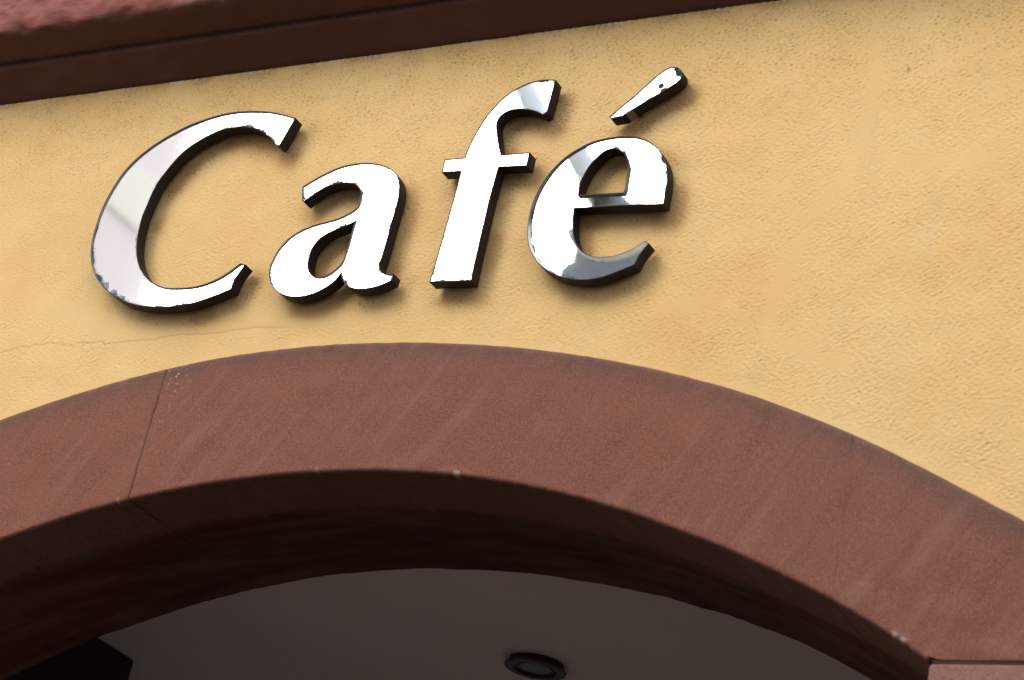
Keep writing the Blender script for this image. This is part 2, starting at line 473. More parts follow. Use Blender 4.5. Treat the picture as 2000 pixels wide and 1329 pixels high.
# worn places: (u, v, radius px, weight)
WEAR = {'C': [(440, 252, 28, .55), (480, 247, 26, .75), (510, 256, 22, .6), (530, 272, 16, .6), (400, 268, 30, .3), (182, 500, 26, .5), (182, 450, 20, .4), (190, 545, 24, .6), (230, 585, 26, .55), (350, 597, 26, .6), (310, 599, 22, .4), (268, 470, 24, .35), (455, 545, 16, .6), (300, 365, 26, .2)],
        'a': [(655, 360, 20, .75), (690, 360, 16, .55), (706, 375, 12, .6), (625, 372, 14, .4), (668, 443, 16, .8), (630, 463, 16, .45), (605, 500, 12, .35), (776, 400, 20, .45), (763, 440, 20, .5), (742, 520, 16, .5), (672, 552, 12, .6), (527, 540, 16, .4), (595, 385, 12, .5), (765, 545, 9, .5)],
        'f': [(860, 550, 16, .55), (905, 548, 14, .45), (925, 530, 12, .25), (1063, 158, 16, .6), (1085, 158, 10, .5), (865, 455, 14, .2), (846, 530, 12, .4)],
        'accent': [(1290, 166, 8, 2.1), (1296, 176, 7, 1.4), (1325, 143, 8, 1.9), (1320, 136, 6, 1.2), (1270, 192, 9, .6), (1226, 219, 9, .7), (1236, 190, 6, .5)],
        'e': [(1036, 420, 18, .55), (1031, 455, 16, .55), (1034, 485, 18, .6), (1048, 508, 14, .45), (1072, 530, 14, .5), (1107, 541, 14, .6), (1155, 544, 12, .6), (1185, 536, 12, .5), (1295, 308, 16, .75), (1301, 335, 14, .65), (1299, 365, 14, .55), (1200, 290, 14, .8), (1216, 298, 10, .7), (1227, 330, 9, .5), (1121, 420, 14, .6), (1133, 355, 10, .4), (1225, 266, 10, .3), (1245, 512, 12, .6), (1262, 401, 9, .5), (1235, 402, 9, .3)]}
FILM = {'C': [(190, 545, 11, 1.0), (203, 559, 13, 1.0), (219, 572, 12, 1.0), (237, 583, 9, .9)], 'a': [], 'f': [], 'accent': [], 'e': []}


def smooth_loop(pts, step):
    """centripetal Catmull-Rom through the points, broken at the corners; pts are world (x,z,flag)"""
    n = len(pts)
    P = np.array([p[:2] for p in pts], float)
    fl = [len(p) > 2 and p[2] for p in pts]
    out, cor = [], []
    for i in range(n):
        p1, p2 = P[i], P[(i + 1) % n]
        p0 = P[i - 1] if not fl[i] else 2 * p1 - p2
        p3 = P[(i + 2) % n] if not fl[(i + 1) % n] else 2 * p2 - p1
        t0 = 0
        t1 = t0 + max(np.linalg.norm(p1 - p0), 1e-9) ** .5
        t2 = t1 + max(np.linalg.norm(p2 - p1), 1e-9) ** .5
        t3 = t2 + max(np.linalg.norm(p3 - p2), 1e-9) ** .5
        k = max(1, int(round(np.linalg.norm(p2 - p1) / step)))
        for j in range(k):
            t = t1 + (t2 - t1) * j / k
            A1 = (t1 - t) / (t1 - t0) * p0 + (t - t0) / (t1 - t0) * p1
            A2 = (t2 - t) / (t2 - t1) * p1 + (t - t1) / (t2 - t1) * p2
            A3 = (t3 - t) / (t3 - t2) * p2 + (t - t2) / (t3 - t2) * p3
            B1 = (t2 - t) / (t2 - t0) * A1 + (t - t0) / (t2 - t0) * A2
            B2 = (t3 - t) / (t3 - t1) * A2 + (t - t1) / (t3 - t1) * A3
            out.append((t2 - t) / (t2 - t1) * B1 + (t - t1) / (t2 - t1) * B2)
            cor.append(bool(fl[i]) and j == 0)
    return np.array(out), np.array(cor)


def area(P):
    x, y = P[:, 0], P[:, 1]
    return 0.5 * np.sum(x * np.roll(y, -1) - np.roll(x, -1) * y)


def offset(P, d):
    """move a closed loop to its left by d (inward for a counter-clockwise outline)"""
    e = np.roll(P, -1, 0) - P
    e /= np.linalg.norm(e, axis=1)[:, None]
    n = np.stack([-e[:, 1], e[:, 0]], -1)
    n0 = np.roll(n, 1, 0)
    b = n + n0
    b /= np.maximum(np.linalg.norm(b, axis=1)[:, None], 1e-6)
    c = np.clip((b * n).sum(1), 0.35, 1)
    return P + b * (d / c)[:, None]


def inside(pts, loops):
    r = np.zeros(len(pts), bool)
    for L in loops:
        x, y = pts[:, 0], pts[:, 1]
        for (x0, y0), (x1, y1) in zip(L, np.roll(L, -1, 0)):
            if y0 == y1:
                continue
            c = ((y0 > y) != (y1 > y)) & (x < (x1 - x0) * (y - y0) / (y1 - y0) + x0)
            r ^= c
    return r


def edge_dist(pts, loops):
    d = np.full(len(pts), 1e9)
    for L in loops:
        for a, b in zip(L, np.roll(L, -1, 0)):
            ab = b - a
            t = np.clip(((pts - a) @ ab) / (ab @ ab), 0, 1)
            q = pts - (a + t[:, None] * ab)
            d = np.minimum(d, (q * q).sum(1))
    return np.sqrt(d)


def fill(loops, step=None):
    pts = [p for L in loops for p in L]
    ed, k = [], 0
    for L in loops:
        n = len(L)
        ed += [(k + i, k + (i + 1) % n) for i in range(n)]
        k += n
    if step:
        A = np.concatenate(loops)
        gx = np.arange(A[:, 0].min(), A[:, 0].max(), step)
        gz = np.arange(A[:, 1].min(), A[:, 1].max(), step)
        G = np.stack(np.meshgrid(gx, gz), -1).reshape(-1, 2) + RNG.uniform(-.2, .2, (len(gx) * len(gz), 2)) * step
        G = G[inside(G, loops)]
        G = G[edge_dist(G, loops) > step * 0.5]
        pts += list(G)
    v, e, f, *_ = delaunay_2d_cdt([Vector(p) for p in pts], ed, [], 0, 1e-7)
    V = np.array([tuple(p) for p in v])
    F = np.array([tuple(t) for t in f if len(t) == 3])
    F = F[inside(V[F].mean(1), loops)]
    a, b, c = V[F[:, 0]], V[F[:, 1]], V[F[:, 2]]
    cr = (b[:, 0] - a[:, 0]) * (c[:, 1] - a[:, 1]) - (b[:, 1] - a[:, 1]) * (c[:, 0] - a[:, 0])
    F = F[np.abs(cr) > 1e-12]
    cr = cr[np.abs(cr) > 1e-12]
    F[cr < 0] = F[cr < 0][:, ::-1]
    return V, F


LOOPS = {}
for k_, L in OUT.items():
    ls = []
    for j, l in enumerate(L):
        W = at([p[:2] for p in l], Y_FRONT)
        S, _ = smooth_loop([(W[i, 0], W[i, 2], *(l[i][2:])) for i in range(len(l))], 0.0045)
        if (area(S) > 0) != (j == 0):
            S = S[::-1]
        ls.append(S)
    LOOPS[k_] = ls


def pxw(u, v, y=Y_FRONT):
    p = at([(u, v)], y)[0]
    return np.array([p[0], p[2]])


PXM = 0.00128                         # metres on the wall per photograph pixel, about

LETTERS = {
    'C': ('mirror faced capital letter C, leftmost of the sign on the ochre wall', (0.0045, 0, 0)),
    'a': ('mirror faced lower case letter a between the letters C and f', (0.0035, 0, 0)),
    'f': ('mirror faced letter f with a crossbar, between the letters a and e', (0.0018, 0, 0)),
    'accent': ('small mirror faced accent stroke above the letter e, with two dark flaked spots', (0.0022, 0, 0)),
    'e': ('mirror faced letter e under the accent, its face sunk into the shell and greyed below', (0.0088, 0, 1.25)),
}
PINS = {'C': [(495, 232), (235, 430), (330, 580)], 'a': [(700, 340), (560, 530), (720, 545)],
        'f': [(1000, 195), (930, 330), (885, 530)], 'accent': [(1300, 150), (1235, 205)],
        'e': [(1080, 400), (1270, 330), (1120, 530), (1200, 517)]}
for k_, (label, (rec, _, tilt)) in LETTERS.items():
    loops = LOOPS[k_]
    A = loops[0]
    cx, cz = (A.min(0) + A.max(0)) / 2
    zlo, zhi = A[:, 1].min(), A[:, 1].max()
    root = empty('sign_letter' if k_ != 'accent' else 'sign_accent', (cx, Y_BACK, cz), label, 'sign letter',
                 'letters of the sign over the arch')
    # shell: outer wall, lip, inner wall
    V, F = [], []
    LIP = 0.0024
    inner = [offset(L, LIP) for L in loops]
    for L, I in zip(loops, inner):
        n = len(L)
        rings = [(L, Y_BACK), (L, Y_FRONT + 0.0006), (offset(L, 0.0004), Y_FRONT), (offset(L, LIP - 0.0003), Y_FRONT)]
        b0 = len(V)
        for P, y in rings:
            V += [(p[0], y, p[1]) for p in P]
        for r in range(len(rings) - 1):
            for i in range(n):
                j = (i + 1) % n
                F.append((b0 + r * n + i, b0 + (r + 1) * n + i, b0 + (r + 1) * n + j, b0 + r * n + j))
    bv, bf = fill(loops)
    b0 = len(V)
    V += [(p[0], Y_BACK + 0.0, p[1]) for p in bv]
    F += [tuple(b0 + i for i in t[::-1]) for t in bf]
    pv = np.array(V)
    peel = np.zeros(len(pv))
    for u, v, r, w in {'accent': [(1229, 219, 9, 1.0)], 'C': [(352, 598, 8, .5)], 'e': [(1180, 541, 7, .45)]}.get(k_, []):
        c = pxw(u, v)
        peel = np.maximum(peel, w * np.exp(-(((pv[:, 0] - c[0]) ** 2 + (pv[:, 2] - c[1]) ** 2) / (r * PXM) ** 2) ** 2))
    sh = mesh('shell', V, F, M_SHELL, root, 40, {'peel': peel})
    # inner side of the lip; in the letter e it is a pale flared strip down to the sunken plate
    flare = 0.0032 if k_ == 'e' else 0.0
    py = lambda z: Y_FRONT + rec + (zhi - z - (zhi - zlo) * 0.5) * math.tan(math.radians(tilt))
    zsw = pxw(1200, 425)[1]
    low_part = lambda z: 1 / (1 + np.exp(np.clip((z - zsw) / 0.008, -40, 40)))
    def FLR(L, d=0.0):
        g = low_part(L[:, 1])[:, None] * (flare if L is loops[0] else 0.0)
        A0, A1 = offset(L, LIP + d), offset(L, LIP + 0.0032 + d)
        return A0 + (A1 - A0) * g / 0.0032
    pale = []
    V, F = [], []
    for L in loops:
        n = len(L)
        b0 = len(V)
        V += [(p[0], Y_FRONT, p[1]) for p in offset(L, LIP - 0.0003)]
        P = FLR(L)
        V += [(p[0], py(p[1]) + 0.0006, p[1]) for p in P]
        g = low_part(L[:, 1]) * (1.0 if L is loops[0] else 0.0)
        pale += list(g) + list(g)
        for i in range(n):
            j = (i + 1) % n
            F.append((b0 + i, b0 + n + i, b0 + n + j, b0 + j))
    mesh('lip_lining', V, F, M_INNER if k_ == 'e' else M_LIP, root, 40, {'pale': pale})
    # mirror plate
    fl = [FLR(L, -0.0001) for L in loops]
    fv, ff = fill(fl, 0.005)
    ed = edge_dist(fv, fl)
    wear = np.full(len(fv), -0.17)
    haze = np.full(len(fv), 1.0 if k_ == 'C' else 0.0)
    film = np.zeros(len(fv))
    for u, v, r, w in WEAR[k_]:
        c = pxw(u, v)
        wear = np.maximum(wear, w * np.exp(-((fv - c) ** 2).sum(1) / (r * PXM) ** 2))
    for u, v, r, w in FILM[k_]:
        c = pxw(u, v)
        film = np.maximum(film, w * np.exp(-(((fv - c) ** 2).sum(1) / (r * PXM) ** 2) ** 2))
    yy = py(fv[:, 1])
    pos = np.stack([fv[:, 0], yy, fv[:, 1]], -1)
    mesh('mirror_face', pos, ff, M_MIRROR, root, None, {'edge': ed, 'wear': wear, 'film': film, 'haze': haze})
    for u, v in PINS[k_]:
        c = pxw(u, v)
        a = np.linspace(0, 2 * np.pi, 13)[:-1]
        R = 0.007
        vv = [(c[0] + R * math.cos(t), y, c[1] + R * math.sin(t)) for y in (Y_BACK - 0.0005, 0.006) for t in a]
        ff2 = [(i, (i + 1) % 12, 12 + (i + 1) % 12, 12 + i) for i in range(12)]
        mesh('spacer', vv, ff2, M_STEEL, root, 40)

ZC_TOP = 3.0
# ------------------------------------------------------------------ plaster wall
X0, X1, Z0, Z1, STEP = -1.98, 1.68, 2.95, 4.9575, 0.0028
nx, nz = int((X1 - X0) / STEP), int((Z1 - Z0) / STEP)
gx = np.linspace(X0, X1, nx)
gz = np.linspace(Z0, Z1, nz)
XX, ZZ = np.meshgrid(gx, gz)
shp = XX.shape


def polydist(px, y=0.0):
    """distance on the wall from a polyline given on the photograph"""
    W = at(px, y)[:, [0, 2]]
    d = np.full(shp, 1e9)
    for a, b in zip(W[:-1], W[1:]):
        lo = np.minimum(a, b) - 0.12
        hi = np.maximum(a, b) + 0.12
        i0, i1 = np.searchsorted(gx, (lo[0], hi[0]))
        j0, j1 = np.searchsorted(gz, (lo[1], hi[1]))
        if i1 <= i0 or j1 <= j0:
            continue
        x, z = XX[j0:j1, i0:i1], ZZ[j0:j1, i0:i1]
        ab = b - a
        t = np.clip(((x - a[0]) * ab[0] + (z - a[1]) * ab[1]) / (ab @ ab), 0, 1)
        q = np.hypot(x - a[0] - t * ab[0], z - a[1] - t * ab[1])
        d[j0:j1, i0:i1] = np.minimum(d[j0:j1, i0:i1], q)
    return d


n_f = fnoise(shp, STEP, (0.0064, 0.0095), 1, 0.5)             # dragged stucco grain
n_m = fnoise(shp, STEP, (0.011, 0.016), 2)
n_l = fnoise(shp, STEP, (0.16, 0.22), 3)
n_p = fnoise(shp, STEP, (0.009, 0.014), 4, 0.4)        # pits
n_z = fnoise(shp, STEP, (0.10, 0.16), 5)
n_h = fnoise(shp, STEP, (0.0062, 0.022), 9, 0.4)
amp = 0.80 + 0.10 * n_z + 0.12 * np.clip(XX + 0.2, -1, 1.2)
smooth = np.zeros(shp)
for path, w in (([(1722, 20), (1712, 130), (1700, 230), (1665, 330), (1580, 430), (1540, 520), (1500, 620)], 0.022),
                ([(1690, 312), (1800, 315), (1930, 310)], 0.022), ([(1420, 592), (1290, 600)], 0.02),
                ([(1500, 655), (1570, 690), (1650, 715)], 0.018), ([(0, 560), (110, 600), (220, 640), (420, 640), (640, 610)], 0.03),
                ([(330, 505), (420, 420)], 0.02)):
    d = polydist(path)
    smooth = np.maximum(smooth, np.exp(-(d / w) ** 2))
d_arch = np.hypot(XX - ACX, ZZ - ACZ) - r_ext(np.arctan2(XX - ACX, ZZ - ACZ))
smooth = np.maximum(smooth, 0.75 * np.exp(-(np.maximum(d_arch, 0) / 0.022) ** 2))
top = np.clip((ZZ - 4.50) / 0.42, 0, 1)
pit = np.clip(n_p - 1.15, 0, 1.3)
rough = np.clip(amp, 0.25, 1.4) * (1 - 0.85 * smooth)
# undulations and dragged grain; positive = towards the street
relief = 0.00035 * n_l + rough * (0.00046 * n_f + 0.00022 * n_m + 0.00030 * n_h)
relief -= rough * 0.0017 * pit * (0.45 + 0.9 * top)
dirt = np.clip(pit * (0.08 + 0.32 * top) * (1 - .6 * smooth), 0, 0.6)
n_s = fnoise(shp, STEP, (0.011, 0.019), 31, 0.5)
squig = np.clip(1 - np.abs(n_s) / 0.20, 0, 1) * np.clip(0.9 * n_m + 0.5 * n_z + 0.1, 0, 1) * (1 - smooth)
relief -= 0.0006 * squig * (0.3 + top)
dirt = np.maximum(dirt, squig * (0.06 + 0.42 * top * np.clip(0.75 + 0.4 * n_z, 0, 1)))
# soot held in the low spots under the cornice and round the letters
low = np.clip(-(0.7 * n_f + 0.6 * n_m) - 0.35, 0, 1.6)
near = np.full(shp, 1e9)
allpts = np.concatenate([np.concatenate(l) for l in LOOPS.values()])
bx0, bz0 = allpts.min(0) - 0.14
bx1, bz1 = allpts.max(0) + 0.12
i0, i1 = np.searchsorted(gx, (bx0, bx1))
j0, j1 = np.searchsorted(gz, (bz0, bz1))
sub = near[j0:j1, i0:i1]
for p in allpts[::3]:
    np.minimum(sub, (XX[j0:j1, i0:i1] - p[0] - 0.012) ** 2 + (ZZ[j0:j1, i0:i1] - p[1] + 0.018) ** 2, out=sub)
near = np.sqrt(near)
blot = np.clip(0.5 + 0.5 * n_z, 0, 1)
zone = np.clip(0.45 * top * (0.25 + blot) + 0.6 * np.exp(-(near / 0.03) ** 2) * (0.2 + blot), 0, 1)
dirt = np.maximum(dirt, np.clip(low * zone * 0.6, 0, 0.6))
warm_tint = np.clip(0.34 * np.exp(-(near / 0.03) ** 2) * np.clip(n_l + 0.6, 0, 1.5), 0, 0.4)  # warm bounce in the letters' shadows, put into the wall colour
warm_tint = np.maximum(warm_tint, 0.22 * np.exp(-((4.957 - ZZ) / 0.02) ** 2) * np.clip(n_z + .6, 0, 1.5))  # thin orange strip just below the cornice
# hairline cracks
for path, w in (([(0, 691), (35, 681), (80, 673), (120, 672), (145, 678)], 0.9), ([(150, 672), (200, 668), (205, 673), (250, 667), (300, 664), (320, 657), (360, 654), (410, 652), (470, 643), (560, 640)], 1.0),
                ([(80, 672), (95, 655), (100, 640)], 0.6), ([(1699, 365), (1697, 335), (1709, 300), (1704, 262), (1713, 245), (1712, 215)], 0.3), ([(1600, 425), (1565, 450), (1540, 470)], 0.4),
                ([(165, 560), (160, 500), (172, 470)], 0.35), ([(1100, 60), (1060, 62)], 0.4)):
    pp = []
    for a, b in zip(path[:-1], path[1:]):
        for t in np.linspace(0, 1, 5)[:-1]:
            pp.append((a[0] + (b[0] - a[0]) * t + random.uniform(-3, 3), a[1] + (b[1] - a[1]) * t + random.uniform(-2, 2)))
    pp.append(path[-1])
    d = polydist(pp)
    g = np.exp(-(d / 0.0022) ** 2)
    relief -= 0.0009 * w * g
    dirt = np.maximum(dirt, 0.28 * w * g)
# one nail hole with a run
for path, r, w in (([(1774, 140), (1776, 137)], 0.004, 0.6), ([(1776, 138), (1772, 128)], 0.0028, 0.5), ([(1628, 818), (1680, 800)], 0.003, 0.18)):
    d = polydist(path)
    g = np.exp(-(d / r) ** 2)
    dirt = np.maximum(dirt, w * g)
    relief -= 0.002 * g * w
f1 = fnoise((nx,), STEP, (0.02,), 21) + 0.7 * fnoise((nx,), STEP, (0.16,), 22)
fleck = (np.clip(f1 - 0.55, 0, 1) * 1.3)[None, :] * np.exp(-(np.clip(4.957 - ZZ, 0, 1) / 0.006) ** 2)
Pw = np.stack([XX, -relief, ZZ], -1)
inner_cut = d_arch < -0.10
keep = ~(inner_cut[:-1, :-1] & inner_cut[1:, 1:])
wall = gridmesh('house_wall', Pw, M_PLASTER, None, keep, {'dirt': dirt, 'warm_tint': warm_tint, 'fleck': np.clip(fleck, 0, 1)})
tag(wall, 'ochre yellow stucco house wall carrying the sign letters above the stone arch', 'wall')
# rest of the same facade, beyond the picture (a little behind the stucco face)
v, f = [], []
for (a, b, c, d) in ((-9, X0, 0, 4.957), (X1, 8, 0, 4.957), (-9, 8, 4.957, 11)):
    k = len(v)
    v += [(a, 0.0, c), (b, 0.0, c), (b, 0.0, d), (a, 0.0, d)]
    f.append((k, k + 1, k + 2, k + 3))
mesh('upper_wall', v, f, M_PLASTER, wall)
v, f = [], []
for b in ((-9, 8, 0.05, 8.0, 11.0, 11.1), (-9, 8, 7.9, 8.0, ZC_TOP, 11.0), (-9, -8.9, 0.05, 7.9, 0, 11.0), (7.9, 8, 0.05, 7.9, 0, 11.0)):
    bv, bf = box(*b)
    k = len(v)
    v += bv
    f += [tuple(i + k for i in q) for q in bf]
mesh('house_shell', v, f, M_PLASTER, wall)

# ------------------------------------------------------------------ stone arch
arch = empty('stone_arch', (ACX, 0, Z_SPRING), 'red sandstone arch of large blocks over the dark passage', 'arch')
FRONT = -0.009
RND = 0.010
CROSS = [('r', 1.0, 0.05), ('r', 1.0, FRONT + 0.004), ('r', 1.0, FRONT)]
J_L = [(326.5, 727), (250, 980)]
J_R = [(1663, 850), (1621, 1174)]


def phi_of(px, y=FRONT):
    P = at([px], y)[0]
    return math.atan2(P[0] - ACX, P[2] - ACZ)


def joint(px2):
    a, b = phi_of(px2[0]), phi_of(px2[1])
    jn = fnoise((256,), 0.004, (0.05,), 77)
    return lambda s: b + (a - b) * s + 0.00018 * float(np.interp(s * 90, np.arange(256), jn))


def spring(side):
    def f(s):
        lo, hi = 0.2, 1.2
        for _ in range(40):
            m = (lo + hi) / 2
            r = r_int(side * m) * (1 - s) + r_ext(side * m) * s
            if r * math.cos(m) + ACZ > Z_SPRING:
                lo = m
            else:
                hi = m
        return side * lo
    return f


jl, jr = joint(J_L), joint(J_R)
jll = lambda s: -0.50 - 0.02 * s
bounds = [spring(-1), jll, jl, jr, spring(1)]
gaps = [0.002, 0.0012, 0.0018, 0.00003, 0.0015]
pads = [0.0016, 0.0010, 0.0010, 0.0001, 0.0016]
folds = [0.0022, 0.0008, 0.0008, 0.00003, 0.0022]
seedc = 100
for bi in range(4):
    g0, g1 = gaps[bi] / R_INT, gaps[bi + 1] / R_INT
    fL = lambda s, a=bounds[bi], g=g0: a(s) + g
    fR = lambda s, a=bounds[bi + 1], g=g1: a(s) - g
    span = fR(0.5) - fL(0.5)
    nt = max(20, int(span * R_INT / 0.008))
    # rows across the section: (s, y, kind)
    ns = 44
    sv = np.linspace(1, 0, ns)
    rows = [('f', 1.0, 0.045), ('f', 1.0, FRONT + 0.006), ('f', 1.0, FRONT + 0.002)]
    rows += [('f', s, FRONT) for s in sv if 0.004 < s < 0.997 and s * 0.352 > RND]
    for a in np.linspace(0, math.pi / 2, 7):
        rows.append(('c', RND * (1 - math.sin(a)), FRONT + RND * (1 - math.cos(a))))
    for yv in np.linspace(FRONT + RND + 0.01, DEPTH, 44):
        rows.append(('s', 0.0, yv))
    rows.append(('b', 0.12, DEPTH + 0.001))
    rows.append(('b', 0.34, DEPTH + 0.001))
    tt = np.linspace(0, 1, nt)
    # rounded block arrises at the joints: first and last columns fold back
    P = np.zeros((len(rows), nt + 4, 3))
    W = np.zeros((len(rows), nt + 4))
    PA = np.zeros_like(W)
    CH = np.zeros_like(W)
    SP = np.zeros_like(W)
    seedc += 1
    wob = fnoise((4096,), 0.01, (0.06,), 555) * 0.0003 + fnoise((4096,), 0.01, (0.35,), 556) * 0.0003
    wob2 = fnoise((4096,), 0.01, (0.05,), 557) * 0.00035 + fnoise((4096,), 0.01, (0.30,), 558) * 0.0004
    chipn = fnoise((4096,), 0.01, (0.022,), 559)
    QX = np.arange(4096)
    und = fnoise((len(rows), nt + 4), 0.008, (0.12, 0.15), 600 + bi) * 0.0005
    for ri, (kd, a, y) in enumerate(rows):
        for ci in range(nt + 4):
            s0 = a if kd == 'f' else 0.0
            L, Rr = fL(s0), fR(s0)
            yy = y
            if ci < 2:
                p = L
                yy = y + (0.05, folds[bi])[ci] if kd in 'fc' else y
                p = L - (0.0, 0.0)[ci]
            elif ci >= nt + 2:
                p = Rr
                yy = y + (folds[bi + 1], 0.05)[ci - nt - 2] if kd in 'fc' else y
            else:
                t = tt[ci - 2]
                pa_, pb_ = pads[bi] / R_INT, pads[bi + 1] / R_INT
                p = (L + pa_) + (Rr - L - pa_ - pb_) * t
            qf = (p + 2) * 300
            q = int(qf)
            w1, w2 = np.interp(qf, QX, wob), np.interp(qf, QX, wob2)
            re, ri_, rb = float(r_ext(p)) + w1, float(r_int(p)) + w2, float(r_back(p)) + w2
            if kd == 'f':
                r = ri_ + (re - ri_) * a
                yy -= und[ri, ci] * (1 if a < 0.98 else 0.3)
            elif kd == 'c':
                r = ri_ + a
            elif kd == 's':
                k = (y - FRONT) / (DEPTH - FRONT)
                r = ri_ * (1 - k) + rb * k + und[ri, ci] * 1.3
            else:
                r = rb + a
            P[ri, ci] = (ACX + r * math.sin(p), yy, ACZ + r * math.cos(p))
            dd = (re - r)
            if kd == 'f':
                W[ri, ci] = math.exp(-(dd / 0.045) ** 2)
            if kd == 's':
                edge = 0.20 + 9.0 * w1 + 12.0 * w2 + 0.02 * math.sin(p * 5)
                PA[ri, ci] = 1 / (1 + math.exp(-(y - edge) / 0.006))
            if kd in 'c' and (bi > 0):
                CH[ri, ci] = max(0, min(1, (chipn[q] - 2.6) * 1.2))
    if bi == 2:
        for (u, v_, r_, w_) in ((340, 735, 20, 1.0), (345, 760, 14, .9), (322, 800, 12, .8), (312, 830, 10, .6), (360, 745, 16, .5)):
            c = at([(u, v_)], FRONT)[0]
            SP = np.maximum(SP, w_ * np.exp(-((P[..., 0] - c[0]) ** 2 + (P[..., 2] - c[2]) ** 2) / (r_ * PXM) ** 2))
    if bi == 3:
        for (u, v_, r_, w_) in ((1746, 1239, 5, 1.0), (1763, 1249, 5, 1.0), (1712, 1232, 3, .6), (1778, 1268, 5, .5)):
            c = at([(u, v_)], FRONT)[0]
            CH = np.maximum(CH, w_ * np.exp(-((P[..., 0] - c[0]) ** 2 + (P[..., 2] - c[2]) ** 2) / (r_ * PXM) ** 2))
    if bi in (1, 2):
        for (u, v_, r_, w_) in ((440, 945, 4, .9), (22, 1051, 4, .8), (55, 1041, 3, .5), (235, 984, 3, .6), (115, 1022, 3, .5)):
            c = at([(u, v_)], FRONT)[0]
            CH = np.maximum(CH, w_ * np.exp(-((P[..., 0] - c[0]) ** 2 + (P[..., 2] - c[2]) ** 2) / (r_ * PXM) ** 2))
        for (u, v_, r_, w_) in ((645, 685, 7, 1.0), (652, 697, 4, .8)):      # bruise on the top edge
            c = at([(u, v_)], FRONT)[0]
            g = w_ * np.exp(-((P[..., 0] - c[0]) ** 2 + (P[..., 2] - c[2]) ** 2) / (r_ * PXM) ** 2)
            P[..., 1] += 0.006 * g * (np.arange(len(rows)) < 50)[:, None]
            W = np.maximum(W, g)
    CH = CH * (P[..., 1] < 0.012)
    gridmesh('stone', P, M_STONE, arch, None, {'weather': W, 'dark_tone': PA, 'chip': CH, 'spots': SP})
# mortar in the joints: a narrow strip each
for bd, ym, hw in ((jll, 0.0012, 0.004), (jl, 0.0012, 0.004), (spring(-1), 0.003, 0.006), (spring(1), 0.003, 0.006)):
    ss = np.linspace(-0.0, 1, 40)
    Pm = np.zeros((2, 60, 3))
    for i in range(60):
        sj = 0.985 - 0.968 * min(i, 39) / 39
        yj = FRONT + ym if i < 40 else FRONT + ym + (i - 39) / 20 * (DEPTH - 0.02)
        for j, o_ in enumerate((-hw, hw)):
            p = bd(max(sj, 0.0)) + o_ / R_INT
            kk = max(0.0, (i - 39) / 20)
            ri_ = float(r_int(p)) * (1 - kk) + float(r_back(p)) * kk
            r = ri_ * (1 - sj) + float(r_ext(p)) * sj if i < 40 else ri_ + 0.0016
            Pm[j, i] = (ACX + r * math.sin(p), yj, ACZ + r * math.cos(p))
    gridmesh('mortar', Pm, M_MORTAR, arch)
# jamb blocks below the springing
for side in (-1, 1):
    p = spring(side)(0)
    xin = ACX + float(r_int(p)) * math.sin(p) + side * 0.004
    xout = xin + side * 0.60
    z = Z_SPRING - 0.0032
    for hgt in (0.52, 0.50, 0.56, 0.50, 0.58, 0.57):
        zb = max(z - hgt, 0.0)
        o = boxobj('stone', (min(xin, xout), max(xin, xout), FRONT, DEPTH, zb, z), M_JAMB, arch, 0.010)
        z = zb - 0.004
        if z < 0.1:
            break

# ------------------------------------------------------------------ cornice
corn = empty('cornice', (-0.3, 0, 4.957), 'projecting red stone cornice with dark underside along the top', 'cornice')
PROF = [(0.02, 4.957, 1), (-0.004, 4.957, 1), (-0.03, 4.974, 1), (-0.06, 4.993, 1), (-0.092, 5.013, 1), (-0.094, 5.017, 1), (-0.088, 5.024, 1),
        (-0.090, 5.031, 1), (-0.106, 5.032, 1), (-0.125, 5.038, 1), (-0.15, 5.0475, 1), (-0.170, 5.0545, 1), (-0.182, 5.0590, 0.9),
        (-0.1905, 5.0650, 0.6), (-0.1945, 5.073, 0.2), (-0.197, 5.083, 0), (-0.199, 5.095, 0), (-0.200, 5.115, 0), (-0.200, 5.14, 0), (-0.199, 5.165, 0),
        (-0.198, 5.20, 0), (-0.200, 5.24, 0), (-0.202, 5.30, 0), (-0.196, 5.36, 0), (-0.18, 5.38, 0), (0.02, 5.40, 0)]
pr = []
for a, b in zip(PROF[:-1], PROF[1:]):
    k = max(1, int(math.hypot(a[0] - b[0], a[1] - b[1]) / 0.008))
    pr += [tuple(a[i] + (b[i] - a[i]) * j / k for i in range(3)) for j in range(k)]
pr.append(PROF[-1])
pr = np.array(pr)
cxs = np.arange(-5.0, 3.6, 0.007)
nu = fnoise((len(pr), len(cxs)), 0.007, (0.07, 0.10), 71)
nf = fnoise((len(pr), len(cxs)), 0.007, (0.022, 0.06), 72)
nw = fnoise((len(cxs),), 0.006, (0.16,), 73)
rgh = np.where(pr[:, 2] < 0.95, 1.0, 0.35)[:, None]
rgh = rgh * np.clip((pr[:, 1] - 4.958) / 0.02, 0, 1)[:, None]
Pc = np.zeros((len(pr), len(cxs), 3))
Pc[..., 0] = cxs[None]
Pc[..., 1] = pr[:, :1] + rgh * (0.0016 * nu + 0.0010 * nf) * 1.0
arris = np.exp(-((pr[:, 0] + 0.190) / 0.012) ** 2 - ((pr[:, 1] - 5.066) / 0.02) ** 2)[:, None]
Pc[..., 2] = pr[:, 1:2] + rgh * 0.0012 * nu + arris * 0.0055 * nw[None]
Pc[..., 1] += arris * 0.003 * nw[None]
dark_tone = np.clip(pr[:, 2:3] + 0.25 * nu * ((pr[:, 2:3] > 0.05) & (pr[:, 2:3] < 0.95)), 0, 1) * np.ones_like(nu)
gridmesh('moulding', Pc, M_CORN, corn, None, {'dark_tone': dark_tone})

